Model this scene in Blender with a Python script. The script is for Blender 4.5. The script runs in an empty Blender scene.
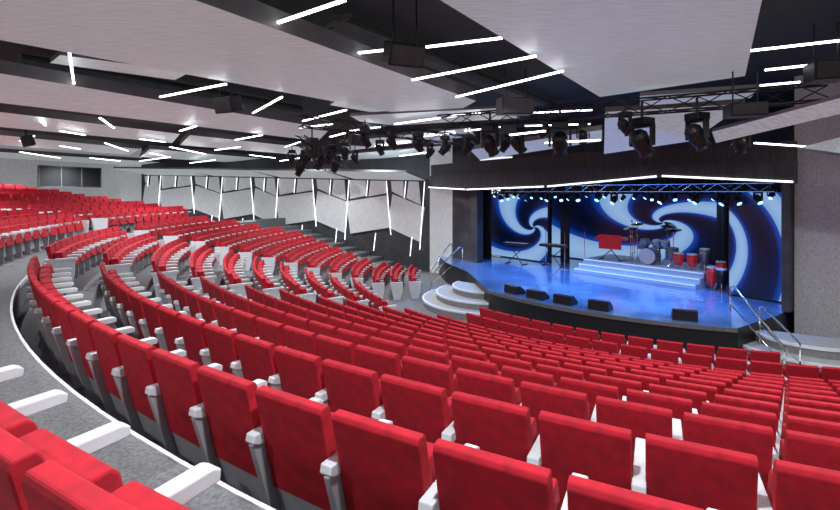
import bpy, bmesh, math, random
from mathutils import Vector, Matrix
random.seed(4)
sc=bpy.context.scene
try:
    sc.view_settings.view_transform='Standard'
except Exception: pass
E=4.1; F=480.0; HY=192.0
C=Vector((10.0,19.6))
U=Vector((.63,-.776)); N=Vector((-.776,-.63)); S=Vector((6.3,17.5))
def st(u,n): 
    p=S+U*u+N*n; return (p.x,p.y)
def pol(r,a):
    a=math.radians(a); return (C.x+r*math.cos(a),C.y+r*math.sin(a))
def at(px,py,h):            # survey point: bearing/slope to a point h above eye level
    d=h/(HY-py)*F
    return ((px-420)/F*d,d,E+h)
def proj(x,y,z):
    if y<0.05: return None
    return (420+F*x/y, HY-(z-E)/y*F)

# ---------------------------------------------------------------- materials
def mat(name,col,rough=.5,metal=0,vary=0,scale=20,bump=0,emis=None,es=0,coat=0,sheen=0,kind='noise',stretch=None):
    m=bpy.data.materials.new(name); m.use_nodes=True
    nt=m.node_tree; b=nt.nodes['Principled BSDF']
    b.inputs['Base Color'].default_value=(*col,1); b.inputs['Roughness'].default_value=rough
    b.inputs['Metallic'].default_value=metal
    if coat: b.inputs['Coat Weight'].default_value=coat
    if sheen:
        b.inputs['Sheen Weight'].default_value=sheen
    if emis:
        b.inputs['Emission Color'].default_value=(*emis,1); b.inputs['Emission Strength'].default_value=es
    if vary or bump:
        tc=nt.nodes.new('ShaderNodeTexCoord')
        if kind=='voro':
            t=nt.nodes.new('ShaderNodeTexVoronoi'); out='Distance'
        else:
            t=nt.nodes.new('ShaderNodeTexNoise'); t.inputs['Detail'].default_value=4; out='Fac'
        t.inputs['Scale'].default_value=scale
        if stretch:
            mp=nt.nodes.new('ShaderNodeMapping'); mp.inputs['Scale'].default_value=stretch
            nt.links.new(tc.outputs['Object'],mp.inputs[0]); nt.links.new(mp.outputs[0],t.inputs['Vector'])
        else: nt.links.new(tc.outputs['Object'],t.inputs['Vector'])
        if vary:
            r=nt.nodes.new('ShaderNodeValToRGB')
            r.color_ramp.elements[0].position=.3; r.color_ramp.elements[1].position=.7
            r.color_ramp.elements[0].color=(*[c*(1-vary) for c in col],1)
            r.color_ramp.elements[1].color=(*[min(1,c*(1+vary)) for c in col],1)
            nt.links.new(t.outputs[out],r.inputs[0]); nt.links.new(r.outputs[0],b.inputs['Base Color'])
        if bump:
            bp=nt.nodes.new('ShaderNodeBump'); bp.inputs['Strength'].default_value=bump; bp.inputs['Distance'].default_value=.02
            nt.links.new(t.outputs[out],bp.inputs['Height']); nt.links.new(bp.outputs[0],b.inputs['Normal'])
    return m
RED=mat('red_velvet',(.39,.0025,.016),.9,vary=.30,scale=10,bump=.06)
WHITE=mat('white_leather',(.60,.63,.67),.45,vary=.05,scale=8)
SILVER=mat('silver_shell',(.38,.40,.43),.4,.2,vary=.08,scale=12)
CARPET=mat('grey_carpet',(.15,.155,.165),.95,vary=.35,scale=45,bump=.2)
NOSE=mat('white_nosing',(.7,.72,.75),.5,vary=.03,scale=5)
PANEL=mat('brushed_panel_glow',(.43,.50,.52),.4,vary=.24,scale=2.2,bump=.12,emis=(.93,.98,1.0),es=.19,stretch=(1.2,9,9))  # self-glow stands in for light on the panels; cyan tint offsets red bounce
PEDGE=mat('panel_edge_shade',(.16,.165,.17),.5,vary=.1,scale=5)  # sides darkened in colour for the shadow line between panel layers
BLACK=mat('black_ceiling',(.014,.014,.016),.8,vary=.3,scale=3)
BLK=mat('black_metal',(.02,.02,.022),.4,.4,vary=.2,scale=10)
DUCT=mat('dark_duct',(.05,.05,.055),.6,vary=.3,scale=4)
LED=mat('led_white',(1,1,1),.5,emis=(1,.98,1),es=6,vary=.01)
LEDH=mat('led_header',(1,1,1),.5,emis=(.9,.95,1),es=2.0,vary=.01)
LEDS=mat('led_step_soft',(.9,.95,1),.5,emis=(.6,.8,1),es=.25,vary=.01)
STAGE=mat('stage_floor_lightpools',(.10,.20,.42),.18,vary=.35,scale=.8,coat=.5)  # mottled tone paints pools of stage light into the floor
DARK=mat('dark_wall',(.045,.047,.055),.6,vary=.3,scale=2)
FASC=mat('ribbed_header',(.026,.026,.032),.6,vary=.5,scale=6,stretch=(3,3,.2))
GREYW=mat('fabric_wall_panel_glow',(.52,.55,.57),.7,vary=.10,scale=6,emis=(1,1,1),es=.15)  # weak emission brightens pale panels and walls; the fabric is no lamp
DGREY=mat('dark_wall_panel',(.10,.10,.11),.7,vary=.2,scale=10)
RWALL=mat('textured_wall',(.42,.42,.435),.6,vary=.22,scale=34,bump=.2,stretch=(1,1,.4))
CHROME=mat('chrome',(.8,.8,.82),.15,1,vary=.02,scale=3)
STEPM=mat('pale_step',(.36,.36,.35),.6,vary=.15,scale=12)
STEPR=mat('step_riser',(.20,.20,.21),.6,vary=.15,scale=12)
RISER=mat('white_riser',(.42,.48,.58),.4,vary=.05,scale=6)
BLUEL=mat('blue_lens',(.1,.3,1),.2,emis=(.12,.38,1),es=8,vary=.01)
LENS=mat('dark_lens',(.08,.1,.14),.05,vary=.1)
GLASSD=mat('dark_booth_opening',(.012,.012,.016),.7,vary=.2,scale=2)
DRUMR=mat('red_lacquer_glow',(.55,.02,.02),.3,vary=.1,scale=5,coat=.3,emis=(.6,.01,.02),es=.12)  # faint red glow added to the lacquer, no lamp inside
DRUMB=mat('silver_drum_shell',(.25,.28,.34),.25,.5,vary=.1,coat=.5)
SKIN=mat('drum_head',(.6,.62,.65),.5,vary=.03)
BRASS=mat('cymbal_brass',(.7,.55,.2),.25,1,vary=.1)

def screen_mat(name,cx,cy,k,m_,phase,th=.54,sq=1.15):
    m=bpy.data.materials.new(name); m.use_nodes=True; nt=m.node_tree; L=nt.links
    b=nt.nodes['Principled BSDF']; b.inputs['Base Color'].default_value=(.01,.01,.02,1); b.inputs['Roughness'].default_value=.3
    tc=nt.nodes.new('ShaderNodeTexCoord'); sp=nt.nodes.new('ShaderNodeSeparateXYZ'); L.new(tc.outputs['UV'],sp.inputs[0])
    def M(op,a,b_=None):
        n=nt.nodes.new('ShaderNodeMath'); n.operation=op
        for i,v in enumerate((a,b_)):
            if v is None: continue
            if isinstance(v,(int,float)): n.inputs[i].default_value=v
            else: L.new(v,n.inputs[i])
        return n.outputs[0]
    x=M('SUBTRACT',sp.outputs[0],cx); y=M('MULTIPLY',M('SUBTRACT',sp.outputs[1],cy),sq)
    ang=M('ARCTAN2',y,x); r=M('SQRT',M('ADD',M('MULTIPLY',x,x),M('MULTIPLY',y,y)))
    lr=M('LOGARITHM',M('ADD',r,.10),2.718)
    s=M('SINE',M('ADD',M('ADD',M('MULTIPLY',ang,k),M('MULTIPLY',lr,m_)),phase))
    s2=M('MULTIPLY',M('ADD',s,1),.5)
    rp=nt.nodes.new('ShaderNodeValToRGB'); e=rp.color_ramp.elements
    e[0].position=0; e[0].color=(.001,.002,.010,1); e[1].position=th-.32; e[1].color=(.001,.006,.05,1)
    for p,c in ((th-.012,(.004,.05,.36)),(th+.006,(.17,.32,.60)),(1,(.26,.42,.68))):
        n=e.new(p); n.color=(*c,1)
    L.new(s2,rp.inputs[0]); L.new(rp.outputs[0],b.inputs['Emission Color']); b.inputs['Emission Strength'].default_value=1.0
    return m

# ---------------------------------------------------------------- object helpers
def link(o): bpy.context.collection.objects.link(o); return o
def props(o,label=None,cat=None,group=None,kind=None):
    if label: o['label']=label
    if cat: o['category']=cat
    if group: o['group']=group
    if kind: o['kind']=kind
def mesh_obj(name,me,parent=None,**k):
    o=bpy.data.objects.new(name,me); link(o)
    if parent: o.parent=parent
    props(o,**k); return o
def empty(name,loc,rz=0,**k):
    o=bpy.data.objects.new(name,None); o.empty_display_size=.1; o.location=loc; o.rotation_euler=(0,0,rz); link(o); props(o,**k); return o
def fin(bm,name,mats,smooth=False):
    bmesh.ops.recalc_face_normals(bm,faces=bm.faces)
    me=bpy.data.meshes.new(name); bm.to_mesh(me); bm.free()
    for m in (mats if isinstance(mats,(list,tuple)) else [mats]): me.materials.append(m)
    if smooth:
        for p in me.polygons: p.use_smooth=True
    return me
def prism_bm(bm,prof,x0,x1,mi=0,bev=0,seg=2,taper=0):
    a=[bm.verts.new((x0,y,z)) for y,z in prof]; b=[bm.verts.new((x1,y,z)) for y,z in prof]
    fs=[bm.faces.new(a),bm.faces.new(b[::-1])]
    n=len(prof)
    for i in range(n): fs.append(bm.faces.new((a[i],b[i],b[(i+1)%n],a[(i+1)%n])))
    for f in fs: f.material_index=mi
    if bev:
        es=list({e for f in fs for e in f.edges})
        r=bmesh.ops.bevel(bm,geom=es,offset=bev,segments=seg,profile=.5,affect='EDGES')
        for f in r['faces']: f.material_index=mi
def box_bm(bm,x0,x1,y0,y1,z0,z1,mi=0,bev=0,M=None,seg=2):
    vs=[bm.verts.new(v) for v in ((x0,y0,z0),(x1,y0,z0),(x1,y1,z0),(x0,y1,z0),(x0,y0,z1),(x1,y0,z1),(x1,y1,z1),(x0,y1,z1))]
    if M is not None:
        for v in vs: v.co=M@v.co
    fs=[bm.faces.new([vs[i] for i in q]) for q in ((3,2,1,0),(4,5,6,7),(0,1,5,4),(1,2,6,5),(2,3,7,6),(3,0,4,7))]
    for f in fs: f.material_index=mi
    if bev:
        es=list({e for f in fs for e in f.edges})
        r=bmesh.ops.bevel(bm,geom=es,offset=bev,segments=seg,profile=.5,affect='EDGES')
        for f in r['faces']: f.material_index=mi
def tube_bm(bm,pts,r,n=8,mi=0):
    pts=[Vector(p) for p in pts]; rings=[]
    for i,p in enumerate(pts):
        d=(pts[min(i+1,len(pts)-1)]-pts[max(i-1,0)]).normalized()
        a=d.cross(Vector((0,0,1)))
        if a.length<.05: a=d.cross(Vector((0,1,0)))
        a.normalize(); b=d.cross(a)
        rings.append([bm.verts.new(p+(a*math.cos(t)+b*math.sin(t))*r) for t in [2*math.pi*k/n for k in range(n)]])
    for i in range(len(rings)-1):
        for k in range(n):
            f=bm.faces.new((rings[i][k],rings[i][(k+1)%n],rings[i+1][(k+1)%n],rings[i+1][k])); f.material_index=mi
    bm.faces.new(rings[0][::-1]).material_index=mi; bm.faces.new(rings[-1]).material_index=mi
def lathe_bm(bm,prof,n=24,M=None,mi=0):
    rings=[]
    for r,z in prof:
        rings.append([bm.verts.new(((M@Vector((r*math.cos(t),r*math.sin(t),z))) if M is not None else Vector((r*math.cos(t),r*math.sin(t),z)))) for t in [2*math.pi*k/n for k in range(n)]])
    for i in range(len(rings)-1):
        for k in range(n):
            bm.faces.new((rings[i][k],rings[i][(k+1)%n],rings[i+1][(k+1)%n],rings[i+1][k])).material_index=mi
    bm.faces.new(rings[0][::-1]).material_index=mi; bm.faces.new(rings[-1]).material_index=mi
def poly_slab(name,pts,th,m,up=True,**k):
    c=Vector((sum(p[0] for p in pts),sum(p[1] for p in pts),sum(p[2] for p in pts)))/len(pts)
    bm=bmesh.new()
    a=[bm.verts.new(Vector(p)-c) for p in pts]; b=[bm.verts.new(Vector(p)-c+Vector((0,0,th))) for p in pts]
    bm.faces.new(a); bm.faces.new(b[::-1]); n=len(pts)
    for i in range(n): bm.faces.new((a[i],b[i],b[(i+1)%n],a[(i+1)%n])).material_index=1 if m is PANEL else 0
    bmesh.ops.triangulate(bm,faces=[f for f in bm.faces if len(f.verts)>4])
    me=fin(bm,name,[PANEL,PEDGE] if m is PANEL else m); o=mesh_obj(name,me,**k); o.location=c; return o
def wall_strip(name,pts,z0,z1,m,th=.15,**k):
    bm=bmesh.new()
    for i in range(len(pts)-1):
        p=Vector(pts[i]);q=Vector(pts[i+1]); d=(q-p).normalized(); nn=Vector((-d.y,d.x))*th
        vs=[bm.verts.new((*v,z)) for z in (z0,z1) for v in (p,q,q+nn,p+nn)]
        for f in ((3,2,1,0),(4,5,6,7),(0,1,5,4),(1,2,6,5),(2,3,7,6),(3,0,4,7)): bm.faces.new([vs[i] for i in f])
    return mesh_obj(name,fin(bm,name,m),kind='structure',**k)

# ---------------------------------------------------------------- seating layout
AZ=2.54
rows=[]
RL=[20.15,19.2,18.3,17.5,16.7,15.9,15.1,14.3,13.5,12.7,11.9,11.2,10.5]
for i,R in enumerate(RL): rows.append((R,max(0,2.1-.21*i)))
back=[(21.47,AZ)]
for k in range(11): back.append((22.5+.95*k,2.66+.11*k))
inner=list(reversed(rows))
def revolve(prof,a0,a1,label):
    n=int((a1-a0)/1.5); angs=[a0+(a1-a0)*i/n for i in range(n+1)]
    bm=bmesh.new(); cols=[]
    for r,z in prof: cols.append([bm.verts.new((*pol(max(r,.01),a),z)) for a in angs])
    for i in range(len(cols)-1):
        for k in range(len(angs)-1): bm.faces.new((cols[i][k],cols[i][k+1],cols[i+1][k+1],cols[i+1][k]))
    for k in (0,len(angs)-1):
        base=[bm.verts.new((*pol(max(r,.01),angs[k]),-.02)) for r,z in prof]
        for i in range(len(prof)-1):
            if prof[i][0]!=prof[i+1][0]: bm.faces.new((cols[i][k],cols[i+1][k],base[i+1],base[i]))
    mesh_obj('floor',fin(bm,'floor',CARPET),kind='structure',label=label)
prof=[(0,-.0)]
for j,(R,z) in enumerate(inner):
    edge=R+.09
    nz=inner[j+1][1] if j+1<len(inner) else AZ
    if j==len(inner)-1: edge=20.32
    if abs(nz-z)>1e-4: prof+= [(edge,z),(edge,nz)]
prof.append((20.9,AZ))
revolve(prof,146,300,'grey carpeted terraced auditorium floor')
prof=[(20.9,AZ)]
for j,(R,z) in enumerate(back):
    edge=R+.09
    if j+1<len(back): prof+=[(edge,z),(edge,back[j+1][1])]
    else: prof.append((R+3,z))
revolve(prof,169.5,300,'grey carpeted rear terrace floor')
bm=bmesh.new()
vs=[bm.verts.new(v) for v in ((-40,-8,-.05),(26,-8,-.05),(26,40,-.05),(-40,40,-.05))]; bm.faces.new(vs)
mesh_obj('floor',fin(bm,'floor',CARPET),kind='structure',label='lowest level floor')
def ring(name,r0,r1,z0,z1,a0,a1,m,step=1.5,**k):
    n=int((a1-a0)/step)+1; A=[a0+(a1-a0)*i/n for i in range(n+1)]
    bm=bmesh.new(); g=[]
    for a in A: g.append([bm.verts.new((*pol(r,a),z)) for r,z in ((r0,z0),(r1,z0),(r1,z1),(r0,z1))])
    for i in range(n):
        for q in range(4): bm.faces.new((g[i][q],g[i][(q+1)%4],g[i+1][(q+1)%4],g[i+1][q]))
    bm.faces.new(g[0]); bm.faces.new(g[-1][::-1])
    return mesh_obj(name,fin(bm,name,m),**k)
ring('trim_1',20.31,20.335,AZ-.06,AZ+.012,160,300,NOSE,kind='structure',label='white aisle edge nosing')

# detailed seat (cushion tipped up)
BACKP=[(-.19,.30),(-.325,.885),(-.315,.91),(-.265,.915),(-.25,.895),(-.12,.40),(-.13,.31)]
CUSHP=[(-.105,.40),(-.19,.74),(-.175,.765),(-.08,.775),(-.055,.75),(.02,.43),(.0,.385)]
def m_back():
    bm=bmesh.new(); prism_bm(bm,BACKP,-.248,.248,0,.007,2); return fin(bm,'backrest',RED)
def m_cush():
    bm=bmesh.new(); prism_bm(bm,CUSHP,-.23,.23,0,.010,2); return fin(bm,'seat_cushion',RED)
def m_shell():
    bm=bmesh.new(); prism_bm(bm,[(-.12,.09),(-.20,.36),(-.185,.38),(-.12,.30),(-.09,.10)],-.24,.24,0,.006,1)
    prism_bm(bm,[(.015,.42),(-.005,.37),(-.12,.35),(-.11,.32),(.01,.34),(.035,.40),(.028,.45)],-.215,.215,0)
    return fin(bm,'seat_shell',SILVER)
ARMT=[(-.335,.605),(-.325,.65),(.19,.665),(.22,.65),(.215,.61),(-.29,.585)]
ARML=[(-.325,.59),(.06,.60),(.02,.44),(-.0,.30),(-.0,.0),(-.15,.0),(-.21,.2)]
ENDP=[(-.30,.59),(.18,.60),(.16,.30),(.10,.0),(-.20,.0),(-.24,.2)]
def m_arm(end=False):
    bm=bmesh.new()
    prism_bm(bm,ARMT,-.036,.036,0,.007,2)
    prism_bm(bm,ENDP if end else ARML,-.022,.022,0 if end else 1,.005,1)
    return fin(bm,'armrest',[WHITE,SILVER])
MB,MC,MS,MA,MAE=m_back(),m_cush(),m_shell(),m_arm(),m_arm(True)
PITCH=.56
def m_whole(lod,sides,name='auditorium_seat'):
    bm=bmesh.new()
    bev=.007 if lod==0 else 0
    prism_bm(bm,[(-.19,.30),(-.325,.90),(-.255,.915),(-.12,.40)],-.248,.248,0,bev,2)
    prism_bm(bm,[(-.105,.34),(-.185,.77),(-.05,.775),(.05,.37)],-.235,.235,0,bev,2)
    if lod==0: prism_bm(bm,[(-.12,.09),(-.20,.36),(-.12,.35),(-.09,.10)],-.24,.24,2)
    for s,end in sides:
        x=s*PITCH/2
        if lod==0:
            prism_bm(bm,ARMT,x-.036,x+.036,1,.007,1)
            prism_bm(bm,ENDP if end else ARML,x-.022,x+.022,1 if end else 2)
        else:
            if end: prism_bm(bm,[(-.34,.66),(.16,.66),(.14,.3),(.06,0),(-.2,0)],x-.04,x+.04,1)
            else: 
                prism_bm(bm,[(-.33,.645),(.12,.655),(.12,.61),(-.3,.60)],x-.03,x+.03,1)
                prism_bm(bm,[(-.3,.60),(.00,.60),(-.04,0),(-.14,0)],x-.016,x+.016,2)
    return fin(bm,name,[RED,WHITE,SILVER])
seats=[]
def lo_ang(R):
    if R>20.5: return 171.5
    if R<16.8: return 168.5-(R-10.5)*.7
    return 164.2+(R-16.8)*2.1
AIS=[190.0,212.0]
ri=0
for R,z in rows+back:
    ri+=1
    r0=R-.32
    segs=[]; lo=lo_ang(R); hi=285.0
    cuts=[(a-math.degrees(.62/R),a+math.degrees(.62/R)) for a in AIS]
    s=lo
    for c0,c1 in cuts: segs.append((s,c0)); s=c1
    segs.append((s,hi))
    for a0,a1 in segs:
        dp=math.degrees(PITCH/(r0+.1)); n=int((a1-a0)/dp)
        off=0 if a0==lo else ((dp*.5*(ri%2)) if a1==hi else ((a1-a0)-n*dp)/2)
        for i in range(n):
            a=(a1-dp*(n-i-.5)) if a0==lo else (a0+off+dp*(i+.5))
            if R<12.3 and 191<a<211.5: continue
            if R<11.6 and a<217 and a>211: continue
            x,y=pol(r0,a)
            d=math.hypot(x,y)
            if d<.9: continue
            if (Vector((x,y))-S).dot(N)<.9 and x>3: continue
            if (Vector((x,y))-Vector((9.3,11.5))).length<2.55: continue
            if R>21.8 and y<4 and x>-8: continue
            seats.append((d,x,y,z,math.radians(a+90),i==0 and a0!=lo,i==n-1 and a1!=hi))
vis=[];rest=[]
for s in seats:
    d,x,y,z=s[:4]
    p=proj(x,y,z+.8)
    if p and -25<p[0]<865 and p[1]<525 : vis.append(s)
    elif p and y>.8 and -420<p[0]<1250: rest.append(s)
    elif p and d<3 and y>.2 and x<0: rest.append(s)
vis.sort()
ind=vis[:300]; stuff=vis[300:]+rest
cache={}
def sides_of(st_,en_):
    if st_ or en_: return ((-1,bool(st_)),(1,bool(en_)))
    return ((-1,False),)
def whole(lod,sd):
    k=(lod,sd)
    if k not in cache: cache[k]=m_whole(lod,sd)
    return cache[k]
for n,(d,x,y,z,rz,sta,end) in enumerate(ind):
    lab='red velvet theatre seat with white end panel at the aisle' if (sta or end) else 'red velvet theatre seat with white leather armrests'
    grp='rows of red auditorium seats'; sd=sides_of(sta,end)
    if n<170:
        e=empty('auditorium_seat',(x,y,z),rz,label=lab,cat='theatre seat',group=grp)
        for nm,me in (('backrest',MB),('seat_cushion',MC),('seat_shell',MS)):
            o=bpy.data.objects.new(nm,me); o.parent=e; link(o)
        for s_,ee in sd:
            o=bpy.data.objects.new('armrest',MAE if ee else MA); o.parent=e; link(o); o.location=(s_*PITCH/2,0,0)
    else:
        o=bpy.data.objects.new('auditorium_seat',whole(0,sd)); o.location=(x,y,z); o.rotation_euler=(0,0,rz); link(o)
        props(o,lab,'theatre seat',grp)
V=[];Fc=[];MI=[]
for d,x,y,z,rz,sta,end in stuff:
    me=whole(0 if d<3 else 1,sides_of(sta,end))
    M=Matrix.Translation((x,y,z))@Matrix.Rotation(rz,4,'Z'); b=len(V)
    V+= [tuple(M@v.co) for v in me.vertices]
    for p in me.polygons: Fc.append([b+i for i in p.vertices]); MI.append(p.material_index)
me=bpy.data.meshes.new('distant_seats'); me.from_pydata(V,[],Fc)
for m in (RED,WHITE,SILVER): me.materials.append(m)
me.polygons.foreach_set('material_index',MI); me.update()
mesh_obj('distant_seating',me,label='many more curved rows of red velvet seats',cat='theatre seats',kind='stuff')
print('SEATS',len(vis),len(rest))

# ---------------------------------------------------------------- room shell
poly_slab('ceiling',[(-42,-6,E+3.1),(24,-6,E+3.1),(24,42,E+3.1),(-42,42,E+3.1)],.2,BLACK,kind='structure')
WL=[(st(-9.2,0)[0],st(-9.2,0)[1]),(-12,31),(-19.5,33.6)]
wall_strip('wall_left',WL[::-1],0,E+3.1,DARK,th=.2,label='dark side wall behind angled panels')
WB=[(-19.5,33.6),(-22.6,31.6),(-24.3,28),(-25,22),(-25.5,12)]
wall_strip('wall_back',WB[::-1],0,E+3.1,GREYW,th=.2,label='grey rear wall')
wall_strip('wall_stage_left',[st(-9.3,0),st(-7.5,0)],0,E+3.1,GREYW,label='pale side wall beside the stage')
wall_strip('wall_proscenium',[st(-7.5,0),st(-5.8,0)],0,E+3.1,DARK,label='dark wall beside the stage opening')
wall_strip('wall_right',[st(5.95,.0),st(12.5,0.0)],0,E+3.1,RWALL,label='grey textured relief wall beside the stage')
wall_strip('wall_stage_back',[st(-9.3,-6.6),st(6.3,-6.6)],0,E+3.1,DARK,label='black backstage wall')
wall_strip('wall_stage_side',[st(6.3,-6.5),st(6.0,-.2)],0,E+3.1,DARK,label='black stage side wall')
def column(u,w,z0,z1,m,name,label):
    bm=bmesh.new()
    box_bm(bm,-w/2,w/2,-.2,.2,0,z1-z0,0,.02)
    o=mesh_obj(name,fin(bm,name,m),label=label,cat='column'); o.location=(*st(u,.1),z0); o.rotation_euler=(0,0,math.atan2(U.y,U.x))
column(-5.75,.4,.9,E+.1,DARK,'proscenium_column','black proscenium column at the edge of the stage')
column(5.83,.2,.9,E+.25,DARK,'proscenium_column','black proscenium column at the edge of the stage')
fp=[st(-8.8,.4),st(-5.6,.9),st(-.9,1.5),st(3,1.25),st(6.1,.35)]
zz=[.20,.07,.16,.44,.22]
bm=bmesh.new()
for i in range(len(fp)-1):
    p=Vector(fp[i]);q=Vector(fp[i+1]); d=(q-p).normalized(); nn=Vector((-d.y,d.x))*.3
    for za,zb,zc,zd,off in ((E+zz[i],E+zz[i+1],E+.8,E+.8,0),(E+.8,E+.8,E+1.35,E+1.35,.12)):
        o2=(nn/.3)*off
        vs=[bm.verts.new((*(v+o2),z)) for v,z in ((p,za),(q,zb),(q+nn,zb),(p+nn,za),(p,zc),(q,zd),(q+nn,zd),(p+nn,zc))]
        for f in ((3,2,1,0),(4,5,6,7),(0,1,5,4),(1,2,6,5),(2,3,7,6),(3,0,4,7)): bm.faces.new([vs[j] for j in f])
mesh_obj('trim_3',fin(bm,'fascia',FASC),kind='structure',label='angular dark proscenium header')
def strip(p,q,w=.05,h=.04,label='thin white linear led light',group='linear ceiling lights',m=LED,name='light_strip'):
    p=Vector(p);q=Vector(q);c=(p+q)/2;d=(q-p); L=d.length; d.normalize()
    bm=bmesh.new(); rot=d.to_track_quat('X','Z').to_matrix().to_4x4()
    box_bm(bm,-L/2,L/2,-w/2,w/2,-h/2,h/2,0,0)
    o=mesh_obj(name,fin(bm,name,m),label=label,cat='led light',group=group); o.location=c; o.rotation_euler=rot.to_euler(); return o
for i in range(len(fp)-1):
    p=Vector(fp[i]);q=Vector(fp[i+1]); d=(q-p).normalized(); nn=Vector((-d.y,d.x))*-.04
    pp=p.lerp(q,.01); qq=p.lerp(q,.97)
    strip((*(pp+nn),E+zz[i]+.04),(*(qq+nn),E+zz[i]+(zz[i+1]-zz[i])*.97+.04),.04,.05,'led line along the stage header','stage header led lines',m=LEDH)
def along(path,s):
    for i in range(len(path)-1):
        p=Vector(path[i]);q=Vector(path[i+1]);L=(q-p).length
        if s<=L: return p+(q-p)*(s/L),(q-p).normalized()
        s-=L
    return q,(q-p).normalized()
tot=sum((Vector(WL[i+1])-Vector(WL[i])).length for i in range(2))
def ztop(s): return E+.52+.6*min(1,s/20)
def zbase(s): return 1.3+.06*s
def wp(s,f,off):
    a,d=along(WL,min(max(s,0.05),tot-.05)); nn=Vector((d.y,-d.x))
    if nn.y>0: nn=-nn
    return Vector((*(a+nn*off),zbase(s)+(ztop(s)-zbase(s))*f))
def led(s0,f0,s1,f1):
    strip(wp(s0,f0,.18),wp(s1,f1,.18),.03,.03,'slanted led line on the dark side wall','zigzag wall led lines',name='wall_light_strip',m=LEDH)
def wpanel(quad,off):
    q=[wp(a,f,off) for a,f in quad]; q2=[wp(a,f,.02) for a,f in quad]
    bm=bmesh.new(); c=sum(q,Vector())/4
    A=[bm.verts.new(v-c) for v in q]; B=[bm.verts.new(v-c) for v in q2]
    bm.faces.new(A); bm.faces.new(B[::-1])
    for t in range(4): bm.faces.new((A[t],B[t],B[(t+1)%4],A[(t+1)%4]))
    bmesh.ops.triangulate(bm,faces=bm.faces[:])
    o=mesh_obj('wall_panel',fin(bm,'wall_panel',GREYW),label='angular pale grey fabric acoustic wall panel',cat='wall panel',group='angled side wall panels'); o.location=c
s=.35; j=0
while s<tot-1.2:
    wd=(2.0,2.7,2.3,2.9)[j%4]; e1=min(s+wd,tot-.3)
    lo0,lo1=(.24,.06) if j%2 else (.06,.24)
    hi0,hi1=(.76,.62) if j%2 else (.60,.78)
    sk=.14*(1 if j%2 else -1)
    wpanel([(s-sk+.06,lo0),(e1-sk-.06,lo1),(e1+sk-.06,hi1),(s+sk+.06,hi0)],.13)
    m0=s+wd*.52
    wpanel([(s+.16,hi0+.04),(m0-.08,(hi0+hi1)/2+.04),(m0-.2,1.0),(s+.28,1.0)],.09)
    wpanel([(m0+.10,(hi0+hi1)/2+.05),(e1-.14,hi1+.05),(e1-.08,1.0),(m0+.16,1.0)],.07)
    led(s-sk,lo0-.12,s+sk,1.0)
    led(m0,(hi0+hi1)/2+.04,m0-.08,1.0)
    led(s+wd*.35,-.18,s+wd*.30,(lo0+lo1)/2-.03)
    s=e1; j+=1
for s0,s1 in ((0.2,4.6),(5,10),(10.4,15.6),(16,tot-.6)):
    a,d=along(WL,s0); b,_=along(WL,s1); nn=Vector((d.y,-d.x))
    if nn.y>0: nn=-nn
    za,zb=ztop(s0)+.06,ztop(s1)+.06
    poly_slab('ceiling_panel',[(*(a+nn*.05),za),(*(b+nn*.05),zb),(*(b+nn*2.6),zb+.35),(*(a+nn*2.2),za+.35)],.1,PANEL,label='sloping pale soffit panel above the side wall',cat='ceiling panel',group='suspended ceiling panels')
def booth(px0,px1,d0,d1,z0,z1,idx):
    p=Vector(((px0-420)/F*d0,d0)); q=Vector(((px1-420)/F*d1,d1)); d=(q-p).normalized()
    bm=bmesh.new(); L=(q-p).length
    box_bm(bm,0,L,-.05,.05,0,z1-z0,0)
    for x in (0,L/3,2*L/3,L): box_bm(bm,x-.03,x+.03,-.09,-.05,0,z1-z0,1)
    for z in (0,z1-z0): box_bm(bm,-.03,L+.03,-.10,-.05,z-.03,z+.03,1)
    o=mesh_obj('window_%d'%idx,fin(bm,'window',[GLASSD,DGREY]),kind='structure',label='dark low control booth opening in dark frame')
    o.location=(*p,z0); o.rotation_euler=(0,0,math.atan2(d.y,d.x))
booth(38,100,27.2,30.6,E+.3,E+1.5,1)

# ---------------------------------------------------------------- stage
def stage_poly():
    P=[pol(8.7,a) for a in [207+ i*(253-207)/24 for i in range(25)]]
    P+=[st(5.8,.9),st(5.85,-6.4),st(-9.1,-6.4),st(-9.1,-.4),(1.15,21.9),(1.9,19.3)]
    return P
P=stage_poly()
c=Vector((sum(p[0] for p in P)/len(P),sum(p[1] for p in P)/len(P)))
bm=bmesh.new()
a=[bm.verts.new((p[0]-c.x,p[1]-c.y,0)) for p in P]; b=[bm.verts.new((p[0]-c.x,p[1]-c.y,.9)) for p in P]
n=len(P)
for i in range(n): bm.faces.new((a[i],a[(i+1)%n],b[(i+1)%n],b[i])).material_index=1
ft=bm.faces.new(b); fb=bm.faces.new(a[::-1]); fb.material_index=1
bmesh.ops.triangulate(bm,faces=[ft,fb])
o=mesh_obj('stage',fin(bm,'stage',[STAGE,BLK]),label='raised curved stage with glossy blue lit floor',cat='stage'); o.location=(*c,0)
ring('stage_edge_trim',8.7,8.74,.80,.905,207,253,DGREY,label='dark metal trim along the curved stage edge',cat='stage trim')
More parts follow.
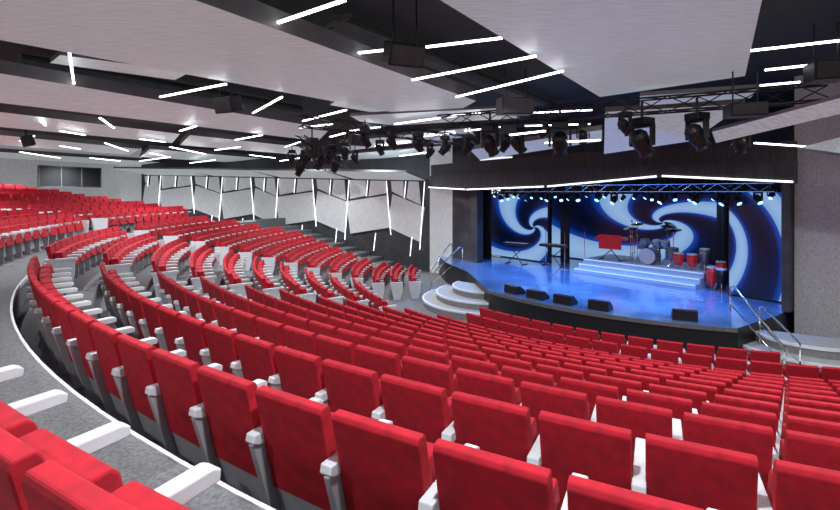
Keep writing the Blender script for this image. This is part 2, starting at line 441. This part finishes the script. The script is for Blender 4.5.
def steps(cx,cy,radii,a0,a1,name,label):
    e=empty(name,(cx,cy,0),label=label,cat='steps')
    for i,r in enumerate(radii):
        z1=.9-.225*(i+1); nA=24
        bm=bmesh.new(); A=[math.radians(a0+(a1-a0)*k/nA) for k in range(nA+1)]
        lo=[bm.verts.new((r*math.cos(t),r*math.sin(t),0)) for t in A]+[bm.verts.new((0,0,0))]
        hi=[bm.verts.new((r*math.cos(t),r*math.sin(t),z1)) for t in A]+[bm.verts.new((0,0,z1))]
        bm.faces.new(hi); bm.faces.new(lo[::-1]); m=len(lo)
        for k in range(m): bm.faces.new((lo[k],lo[(k+1)%m],hi[(k+1)%m],hi[k])).material_index=1
        for k in range(nA):
            t0,t1=A[k],A[k+1]
            q=[(r+.02,z1-.05),(r+.02,z1+.012),(r-.05,z1+.012)]
            v=[[bm.verts.new((rr*math.cos(t),rr*math.sin(t),zz_)) for rr,zz_ in q] for t in (t0,t1)]
            for w in (0,1): bm.faces.new((v[0][w],v[1][w],v[1][w+1],v[0][w+1])).material_index=2
        mesh_obj('step',fin(bm,'step',[STEPM,STEPR,NOSE]),parent=e)
steps(2.5,17.6,[1.3,1.9,2.4],140,300,'curved_steps','pale curved steps with lit edges up to the stage')
steps(9.3,11.5,[1.1,1.6,2.1],150,330,'curved_steps','pale curved steps with lit edges beside textured wall')
def handrail(p0,p1,z0,z1,label):
    x0,y0=p0;x1,y1=p1
    e=empty('handrail',(x0,y0,z0),label=label,cat='handrail',group='stage step handrails')
    def mk(nm,pts,r):
        bm=bmesh.new(); tube_bm(bm,[(p[0]-x0,p[1]-y0,p[2]-z0) for p in pts],r); mesh_obj(nm,fin(bm,nm,CHROME,True),parent=e)
    mk('rail',[(x0,y0,z0+.8),(x0,y0,z0+.9),(x0+(x1-x0)*.08,y0+(y1-y0)*.08,z0+.95),(x0+(x1-x0)*.92,y0+(y1-y0)*.92,z1+.95),(x1,y1,z1+.9),(x1,y1,z1+.8)],.022)
    mk('post',[(x0,y0,z0),(x0,y0,z0+.82)],.02); mk('post',[(x1,y1,z1),(x1,y1,z1+.82)],.02)
    mk('rail',[(x0,y0,z0+.5),(x1,y1,z1+.5)],.014)
handrail((7.55,9.95),(7.5,11.6),0,.9,'chrome handrail beside curved stage steps')
handrail((8.0,10.1),(8.1,11.45),0,.45,'chrome handrail beside curved stage steps')
handrail((.45,18.9),(1.75,19.8),0,.9,'chrome handrail beside curved stage steps')
handrail((.45,19.9),(1.4,21.1),0,.9,'chrome handrail beside curved stage steps')

def screen(u0,u1,n,z0,z1,m,label):
    w=u1-u0; bm=bmesh.new(); uvl=bm.loops.layers.uv.new('UVMap')
    box_bm(bm,0,w,-.06,.06,0,z1-z0,1)
    vs=[bm.verts.new(v) for v in ((.03,-.065,.03),(w-.03,-.065,.03),(w-.03,-.065,z1-z0-.03),(.03,-.065,z1-z0-.03))]
    f=bm.faces.new(vs); f.material_index=0
    asp=w/(z1-z0)
    for l,uv in zip(f.loops,((0,0),(asp,0),(asp,1),(0,1))): l[uvl].uv=uv
    me=bpy.data.meshes.new('screen'); bm.to_mesh(me); bm.free(); me.materials.append(m); me.materials.append(BLK)
    o=mesh_obj('led_screen',me,label=label,cat='led screen'); o.location=(*st(u0,n),z0); o.rotation_euler=(0,0,math.atan2(U.y,U.x))
screen(-4.9,2.95,-4.4,.92,E-.06,screen_mat('swirl_centre',1.75,.62,3,4.0,.6,.70,2.1),'wide led screen showing blue and white swirl')
screen(-7.2,-3.5,-2.2,.92,E-.08,screen_mat('swirl_side',.95,.5,3,4.0,1.6,.70,1.4),'led screen showing blue and white spiral')
screen(4.1,5.7,-.9,.92,E+.02,screen_mat('swirl_narrow',-.3,.62,3,10,2.6,.78,.9),'narrow led screen showing curved white stripes')
def masking(u0,u1,n,z0,z1):
    bm=bmesh.new(); w=u1-u0; K=24
    top=[];bot=[]
    for i in range(K+1):
        x=w*i/K; y=.06*math.sin(i*1.9)
        bot.append(bm.verts.new((x,y,0))); top.append(bm.verts.new((x,y,z1-z0)))
    for i in range(K): bm.faces.new((bot[i],bot[i+1],top[i+1],top[i]))
    o=mesh_obj('stage_curtain',fin(bm,'curtain',BLACK,True),label='black masking curtain on the stage',cat='curtain',group='stage masking curtains'); o.location=(*st(u0,n),z0); o.rotation_euler=(0,0,math.atan2(U.y,U.x))
masking(-3.45,-3.0,-3.0,.9,E+.6); masking(3.3,4.1,-2.2,.9,E+.6); masking(-9,-5,-5.2,.9,E+.8); masking(-7.6,-6.1,-1.2,.9,E+.6)

# riser
rx0,rx1=-1.45,3.1
e=empty('band_riser',(*st(rx0,-1.0),.9),math.atan2(U.y,U.x),label='white illuminated stepped band platform',cat='stage platform')
for i,(y0,z) in enumerate(((0,.16),(.35,.32),(.7,.48))):
    bm=bmesh.new(); box_bm(bm,0,rx1-rx0,y0,y0+(.35 if i<2 else 2.1),0,z,0,.01)
    box_bm(bm,0.02,rx1-rx0-.02,y0-.012,y0,z-.05,z-.015,1)
    mesh_obj('step' if i<2 else 'platform',fin(bm,'riser',[RISER,LEDS]),parent=e)
TOPZ=1.38
def drum_kit(u,n,z):
    x,y=st(u,n); e=empty('drum_kit',(x,y,z),math.atan2(U.y,U.x),label='drum kit with cymbals on the band platform',cat='drum kit'); e.scale=(1.15,1.15,1.1)
    def drum(nm,x,y,z,r,h,tilt=None,m=DRUMB):
        M=Matrix.Translation((x,y,z))
        if tilt is not None: M=M@Matrix.Rotation(tilt,4,'X')
        bm=bmesh.new(); lathe_bm(bm,[(r*.97,-h/2),(r,-h/2+.01),(r,h/2-.01),(r*.97,h/2)],24,M,0)
        lathe_bm(bm,[(r*.95,h/2),(r*.95,h/2+.006)],24,M,1); lathe_bm(bm,[(r*.95,-h/2-.006),(r*.95,-h/2)],24,M,1)
        mesh_obj(nm,fin(bm,nm,[m,SKIN]),parent=e)
    drum('bass_drum',0,-.2,.28,.28,.42,math.pi/2)
    drum('tom',-.2,-.12,.72,.15,.2,.3); drum('tom',.2,-.12,.72,.15,.2,.3); drum('tom',.5,-.2,.74,.14,.18,.3)
    drum('floor_tom',.55,.15,.4,.2,.38); drum('snare_drum',-.42,.2,.52,.18,.14)
    for cx,cy,cz,r in ((-.75,0,1.15,.23),(.7,-.1,1.2,.25),(-.35,-.35,1.35,.2),(.3,.4,1.3,.22),(-.8,.35,.85,.17)):
        bm=bmesh.new(); lathe_bm(bm,[(r,0),(r*.4,.02),(.05,.03),(.02,.055)],20,Matrix.Translation((cx,cy,cz))@Matrix.Rotation(.2,4,'X'))
        mesh_obj('cymbal',fin(bm,'cymbal',BRASS),parent=e)
        bm=bmesh.new(); tube_bm(bm,[(cx,cy,.25),(cx,cy,cz+.03)],.012)
        for t in range(3):
            an=t*2.1; tube_bm(bm,[(cx,cy,.3),(cx+.2*math.cos(an),cy+.2*math.sin(an),.0)],.01,6)
        mesh_obj('cymbal_stand',fin(bm,'stand',CHROME),parent=e)
    bm=bmesh.new(); lathe_bm(bm,[(.17,.48),(.18,.52),(.15,.56)],20,Matrix.Translation((0,.5,0))); tube_bm(bm,[(0,.5,0),(0,.5,.5)],.03)
    mesh_obj('drum_stool',fin(bm,'stool',BLK),parent=e)
drum_kit(1.0,-2.5,TOPZ)
def keyboard(u,n,z,m,label,red=False):
    x,y=st(u,n); e=empty('keyboard',(x,y,z),math.atan2(U.y,U.x)+.15,label=label,cat='keyboard')
    bm=bmesh.new(); box_bm(bm,-.6,.6,-.17,.17,.82,.93,0,.015)
    if red: box_bm(bm,-.45,.45,-.19,-.15,.45,1.02,0,.02)
    mesh_obj('keyboard_body',fin(bm,'kb',m),parent=e)
    bm=bmesh.new(); box_bm(bm,-.55,.55,-.0,.14,.93,.945,0)
    for k in range(19): 
        if k%7 not in (2,6): box_bm(bm,-.52+k*.055,-.50+k*.055,-.0,.08,.945,.96,1)
    mesh_obj('keys',fin(bm,'keys',[SKIN,BLK]),parent=e)
    bm=bmesh.new()
    for s in (-1,1): tube_bm(bm,[(-.42*s,-.15,0),(.42*s,.1,.82)],.018); tube_bm(bm,[(-.42*s,-.25,.015),(-.42*s,.25,.015)],.018)
    mesh_obj('keyboard_stand',fin(bm,'kst',BLK),parent=e)
keyboard(-.45,-2.1,TOPZ,DRUMR,'bright red keyboard with front panel on black stand',True)
keyboard(-2.9,-1.7,.9,BLK,'black stage keyboard on crossed stand')
keyboard(-4.3,-.9,.9,BLK,'black stage keyboard on crossed stand')
def conga(u,n,z,label,m,r=.16,h=.72):
    x,y=st(u,n); e=empty('conga_drum',(x,y,z),0,label=label,cat='conga drum',group='percussion on stage')
    bm=bmesh.new(); lathe_bm(bm,[(r*.75,0.12),(r*1.0,.45*h/.72),(r*1.12,.62*h/.72),(r,.12+h)],20); mesh_obj('drum_shell',fin(bm,'cs',m,True),parent=e)
    bm=bmesh.new(); lathe_bm(bm,[(r*1.05,.10+h),(r*1.05,.14+h),(r*.9,.15+h)],20); mesh_obj('drum_head',fin(bm,'ch',SKIN),parent=e)
    bm=bmesh.new()
    for t in range(3):
        an=t*2.09; tube_bm(bm,[(r*.8*math.cos(an),r*.8*math.sin(an),.3),(r*1.7*math.cos(an),r*1.7*math.sin(an),0)],.012,6)
    mesh_obj('drum_stand',fin(bm,'cst',CHROME),parent=e)
conga(3.4,-1.5,.9,'dark conga drum on chrome stand',DRUMR,.15,.6); conga(3.75,-1.3,.9,'dark conga drum on chrome stand',BLK,.15,.6)
conga(2.85,-2.4,TOPZ,'dark conga drum on the band platform',DRUMB,.15,.6); conga(3.45,-2.2,.9,'red conga drum on chrome stand',DRUMR)
conga(2.15,-2.0,TOPZ,'red conga drum on the band platform',DRUMR,.16,.42)
conga(2.6,-2.0,TOPZ,'red conga drum on the band platform',DRUMR,.16,.42)
def mic(u,n,z,h=1.5):
    x,y=st(u,n); e=empty('microphone_stand',(x,y,z),0,label='thin chrome microphone stand on stage',cat='microphone stand',group='microphone stands')
    bm=bmesh.new(); lathe_bm(bm,[(.14,0),(.14,.02),(.02,.035)],16); tube_bm(bm,[(0,0,.02),(0,0,h)],.012); mesh_obj('stand',fin(bm,'ms',CHROME),parent=e)
    bm=bmesh.new(); tube_bm(bm,[(0,0,h),(-.08,-.12,h+.05)],.018); lathe_bm(bm,[(.01,-.03),(.03,-.01),(.03,.02),(.01,.035)],12,Matrix.Translation((-.09,-.14,h+.06))); mesh_obj('microphone',fin(bm,'mh',BLK),parent=e)
for u,n,z in ((-2.0,-1.2,.9),(-1.9,-2.5,.9),(.0,-2.9,TOPZ),(4.0,-1.9,.9),(-3.6,-2.1,.9)): mic(u,n,z)
bmM=bmesh.new(); prism_bm(bmM,[(-.2,0),(.22,0),(.22,.07),(-.03,.26),(-.2,.26)],-.28,.28,0,.01,1); MONB=fin(bmM,'mon',BLK)
bmM=bmesh.new(); MM=Matrix.Translation((0,.098,.165))@Matrix.Rotation(-math.atan2(.19,.25),4,'X'); box_bm(bmM,-.26,.26,-.13,.13,.004,.014,0,0,MM); MONG=fin(bmM,'grl',DUCT)
def monitor(r,a,z=.9):
    x,y=pol(r,a); e=empty('stage_monitor',(x,y,z),math.radians(a+90),label='black wedge monitor speaker on the stage edge',cat='speaker',group='wedge monitors')
    for nm,me in (('speaker_cabinet',MONB),('speaker_grille',MONG)):
        o=bpy.data.objects.new(nm,me); o.parent=e; link(o)
for a in (212,218.5,225,232,246): monitor(8.25,a)
# ---------------------------------------------------------------- ceiling
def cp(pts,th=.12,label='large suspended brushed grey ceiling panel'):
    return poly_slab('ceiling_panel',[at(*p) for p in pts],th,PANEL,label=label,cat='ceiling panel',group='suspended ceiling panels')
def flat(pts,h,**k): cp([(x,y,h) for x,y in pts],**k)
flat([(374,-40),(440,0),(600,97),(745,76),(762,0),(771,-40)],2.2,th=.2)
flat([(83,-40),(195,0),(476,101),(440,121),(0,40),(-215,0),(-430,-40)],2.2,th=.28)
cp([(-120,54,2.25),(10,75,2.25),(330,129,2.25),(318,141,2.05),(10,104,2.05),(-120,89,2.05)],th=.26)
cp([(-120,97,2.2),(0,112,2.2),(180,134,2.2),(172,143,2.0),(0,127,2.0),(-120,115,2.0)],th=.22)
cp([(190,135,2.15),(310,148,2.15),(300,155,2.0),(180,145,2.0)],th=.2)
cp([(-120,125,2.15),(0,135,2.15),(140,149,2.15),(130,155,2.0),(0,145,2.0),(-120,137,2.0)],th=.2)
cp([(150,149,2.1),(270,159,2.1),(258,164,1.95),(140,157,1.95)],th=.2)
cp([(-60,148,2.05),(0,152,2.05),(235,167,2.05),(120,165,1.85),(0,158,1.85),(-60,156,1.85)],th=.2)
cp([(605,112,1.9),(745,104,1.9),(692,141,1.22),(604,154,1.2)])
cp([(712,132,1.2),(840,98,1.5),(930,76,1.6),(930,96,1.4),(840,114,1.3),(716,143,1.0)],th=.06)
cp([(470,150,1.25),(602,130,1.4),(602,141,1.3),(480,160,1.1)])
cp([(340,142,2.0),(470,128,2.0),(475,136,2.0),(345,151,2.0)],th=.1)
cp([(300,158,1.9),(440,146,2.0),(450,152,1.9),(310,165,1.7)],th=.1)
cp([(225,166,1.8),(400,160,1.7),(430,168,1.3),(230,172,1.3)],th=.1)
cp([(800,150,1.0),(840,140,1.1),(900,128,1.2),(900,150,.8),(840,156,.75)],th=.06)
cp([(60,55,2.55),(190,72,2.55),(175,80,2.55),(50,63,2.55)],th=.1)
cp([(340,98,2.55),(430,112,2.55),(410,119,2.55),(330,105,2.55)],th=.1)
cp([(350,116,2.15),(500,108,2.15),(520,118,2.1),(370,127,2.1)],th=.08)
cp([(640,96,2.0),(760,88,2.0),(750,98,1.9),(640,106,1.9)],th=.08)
SL=[(268,26,345,0),(348,54,386,50),(426,47,502,38),(412,80,536,56),(456,97,563,71),(748,51,845,40),
(69,50,74,84),(160,97,226,84),(253,113,282,97),(303,121,346,110),(345,-30,420,-55),
(100,118,114,128),(180,131,196,126),(20,141,34,136),(105,143,128,151),(170,147,205,154),(235,140,262,135),(285,147,300,142),
(40,120,46,126),(300,128,332,124),(350,131,380,127),(395,124,440,118),(448,117,480,113),(415,137,455,133),(465,131,500,127),
(755,86,800,82),(765,70,840,62),(530,113,592,110),(525,126,590,124),(20,152,60,158),(90,158,120,161),
(140,161,170,157),(190,163,215,160),(330,137,345,133),(375,146,410,142),(690,106,730,101),(545,143,600,140),(755,143,812,147),(315,167,345,163),(360,169,395,165),
(60,131,85,135),(140,139,165,142),(215,150,240,147),(250,155,275,158),(60,146,80,149),(150,153,165,156),(280,161,300,158),(400,156,430,152),(430,160,455,157),(510,135,545,131)]
for x0,y0,x1,y1 in SL:
    h=1.95 if min(y0,y1)<145 else 1.75
    if y0<60 : h=2.3
    elif y0<122: h=2.1
    if (x0,y0) in ((755,143),(545,143)): h=1.15
    if (x0,y0)==(510,135): h=1.25
    w=.038 if y0<115 else .055
    strip(at(x0,y0,h),at(x1,y1,h),w,.03)
def beam(a,b,r,label,name='ceiling_duct',m=DUCT):
    a=Vector(a);b=Vector(b); bm=bmesh.new(); c=(a+b)/2; tube_bm(bm,[a-c,b-c],r,10); o=mesh_obj(name,fin(bm,name,m),label=label,cat='ceiling duct',group='ceiling ducts'); o.location=c
beam(at(330,20,2.8),at(560,110,2.8),.16,'round dark ventilation duct under black ceiling')
beam(at(20,60,2.85),at(300,110,2.85),.15,'round dark ventilation duct under black ceiling')
beam(at(350,15,2.6),at(250,60,2.6),.05,'thin dark pipe under black ceiling')
def truss(a,b,label,r=.15,seg=.5,m=BLK):
    a=Vector(a);b=Vector(b);L=(b-a).length;d=(b-a).normalized();side=d.cross(Vector((0,0,1))).normalized();up=Vector((0,0,1))
    bm=bmesh.new(); c=(a+b)/2; cor=[side*r+up*r,side*-r+up*r,side*-r-up*r,side*r-up*r]
    for k in cor: tube_bm(bm,[a-c+k,b-c+k],.02,6)
    n=int(L/seg)
    for i in range(n):
        p=a-c+d*(i*L/n); q=a-c+d*((i+1)*L/n)
        for t in range(4):
            k0,k1=cor[t],cor[(t+1)%4]
            tube_bm(bm,[p+k0,q+k1] if i%2 else [p+k1,q+k0],.012,5)
    o=mesh_obj('lighting_truss',fin(bm,'truss',m),label=label,cat='lighting truss'); o.location=c
truss((*st(-5.4,-.5),E+.14),(*st(5.4,-.5),E+.14),'metal lattice truss above the stage opening',m=CHROME,r=.12,seg=.35)
truss(at(300,140,1.7),at(345,165,1.1),'black lattice lighting truss hung from ceiling')
truss(at(440,122,1.8),at(830,92,1.8),'black lattice lighting truss hung from ceiling')
truss(at(300,121,1.95),at(470,141,1.7),'black lattice lighting truss hung from ceiling')
def fx_meshes():
    b=bmesh.new(); box_bm(b,-.14,.14,-.12,.12,-.12,0,0,.015); tube_bm(b,[(0,0,0),(0,0,.25)],.02); base=fin(b,'fixture_base',BLK)
    b=bmesh.new(); box_bm(b,-.19,-.15,-.05,.05,-.42,-.10,0,.01); box_bm(b,.15,.19,-.05,.05,-.42,-.10,0,.01); box_bm(b,-.19,.19,-.05,.05,-.15,-.11,0,.01); yoke=fin(b,'yoke',BLK)
    b=bmesh.new(); M=Matrix.Translation((0,0,-.38))@Matrix.Rotation(.7,4,'X')
    lathe_bm(b,[(.09,.20),(.13,.14),(.13,-.05),(.10,-.16),(.12,-.20)],18,M); head=fin(b,'lamp_head',BLK)
    b=bmesh.new(); lathe_bm(b,[(.10,-.202),(.10,-.21),(.05,-.225)],18,M); lens=fin(b,'lens',LENS)
    b=bmesh.new(); lathe_bm(b,[(.10,-.202),(.10,-.21),(.05,-.225)],18,M); lensb=fin(b,'lens',BLUEL)
    return base,yoke,head,lens,lensb
FB,FY,FH,FL,FLB=fx_meshes()
def moving(p,rz,sc_=1,blue=False):
    e=empty('stage_light',p,rz,label='black moving head spotlight with blue beam' if blue else 'black moving head spotlight hung from truss',cat='spotlight',group='stage spotlights'); e.scale=(sc_,)*3
    for nm,me in (('fixture_base',FB),('yoke',FY),('lamp_head',FH),('lens',FLB if blue else FL)):
        o=bpy.data.objects.new(nm,me); o.parent=e; link(o)
for px,py,h,s in ((490,126,1.62,1.25),(518,128,1.6,1.1),(560,122,1.62,1.35),(642,118,1.5,1.35),(697,113,1.5,1.2),(583,124,1.6,.8),
    (320,150,1.5,1.2),(300,160,1.4,1.2),(330,145,1.6,1.1),(312,138,1.7,1.2),(345,142,1.7,1),(740,128,1.3,.9),(365,128,1.9,1),(392,131,1.9,1),(418,133,1.8,1),(445,136,1.7,1),(468,134,1.6,1),
    (306,150,1.6,1.1),(336,156,1.4,1.1),(355,150,1.6,.9),(380,140,1.8,.9),(292,150,1.6,.9),(505,134,1.5,.8),(430,143,1.7,.9),(545,118,1.7,.8),(625,112,1.6,.8)):
    moving(at(px,py,h),random.uniform(-1.5,1.5),s)
for i in range(30):
    moving((*st(-5.2+i*.36+random.uniform(-.1,.1),-.5+.0),E+.02+random.uniform(-.02,.12)),math.atan2(U.y,U.x)+math.pi+random.uniform(-1.2,1.2),random.uniform(.5,.8),True)
def speaker(p,rz,w,h,d,tilt,label):
    e=empty('hanging_speaker',p,rz,label=label,cat='speaker',group='hanging speakers')
    M=Matrix.Rotation(tilt,4,'X')
    bm=bmesh.new(); box_bm(bm,-w/2,w/2,-d/2,d/2,-h,0,0,.02,M); mesh_obj('speaker_cabinet',fin(bm,'sp',BLK),parent=e)
    bm=bmesh.new(); box_bm(bm,-w/2+.03,w/2-.03,-d/2-.012,-d/2,-h+.03,-.03,0,.0,M); mesh_obj('speaker_grille',fin(bm,'spg',DUCT),parent=e)
    bm=bmesh.new(); tube_bm(bm,[(-w/3,0,-.03),(-w/3,0,.6)],.015,6); tube_bm(bm,[(w/3,0,-.03),(w/3,0,.6)],.015,6); mesh_obj('mounting_bracket',fin(bm,'spb',BLK),parent=e)
speaker(at(405,43,2.0),.4,.5,.3,.3,.35,'black loudspeaker hanging below ceiling')
speaker(at(226,96,2.0),-.4,.5,.34,.3,.3,'black loudspeaker hanging below ceiling')
speaker(at(515,98,1.9),.1,.65,.34,.5,.1,'black projector housing hung from ceiling')
speaker(at(745,104,1.6),-.2,.6,.24,.4,0,'black projector housing hung from ceiling')
speaker(at(826,62,2.0),-.3,.45,.3,.4,0,'black projector housing hung from ceiling')
speaker(at(26,136,1.9),-.8,.6,.35,.3,.3,'black loudspeaker hanging below ceiling')
speaker(at(358,134,1.8),.6,.5,.35,.3,.3,'black loudspeaker hanging below ceiling')

# ---------------------------------------------------------------- lights
def spot(loc,target,power,col,size=60,rad=.1,blend=.6):
    l=bpy.data.lights.new('spot','SPOT'); l.energy=power; l.color=col; l.spot_size=math.radians(size); l.spot_blend=blend; l.shadow_soft_size=rad
    o=bpy.data.objects.new('spot_lamp',l); o.location=loc; o.rotation_euler=(Vector(target)-Vector(loc)).to_track_quat('-Z','Y').to_euler(); link(o)
for u in (-4.5,-2.2,0,2.2,4.5):
    spot((*st(u,.5),E+.3),(*st(u*.8,1.2),.9),560,(.10,.34,1),110,.05)
for a in (210,219,228,237,247):
    spot((*pol(9.5,a),E+1.2),(*pol(6.8,a),.9),800,(.40,.65,1),34,.05,.9)
for u in (-3.5,0,3): spot((*st(u,-1.5),E+.6),(*st(u,-2.3),1.0),120,(.45,.6,1),70,.05)
for x,y in ((-3,5),(-9,10),(-4,13),(-10,20),(-16,27),(1,9),(4,7),(-1,19),(-17,18),(5.5,4),(8,8),(0,1.5),(-5,1),(4,0),(-8,15),(-6,24),(-13,24),(-19,23),(-20,28),(-13,14),(-2,23)):  # bare downlights added to brighten the house, no fixtures modelled
    k=1 if y<12 else 1.4
    spot((x,y,E+1.85),(x,y,0),580*k,(.97,.98,1),160,.06,.9)
w=bpy.data.worlds.new('World'); sc.world=w; w.use_nodes=True
w.node_tree.nodes['Background'].inputs[0].default_value=(.9,.94,1,1); w.node_tree.nodes['Background'].inputs[1].default_value=1.2
# ---------------------------------------------------------------- camera
cd=bpy.data.cameras.new('Camera'); cd.sensor_width=36; cd.lens=F/840*36; cd.shift_y=-(255-HY)/840; cd.clip_start=.05
co=bpy.data.objects.new('Camera',cd); co.location=(0,0,E); co.rotation_euler=(math.radians(90),0,0); link(co); sc.camera=co
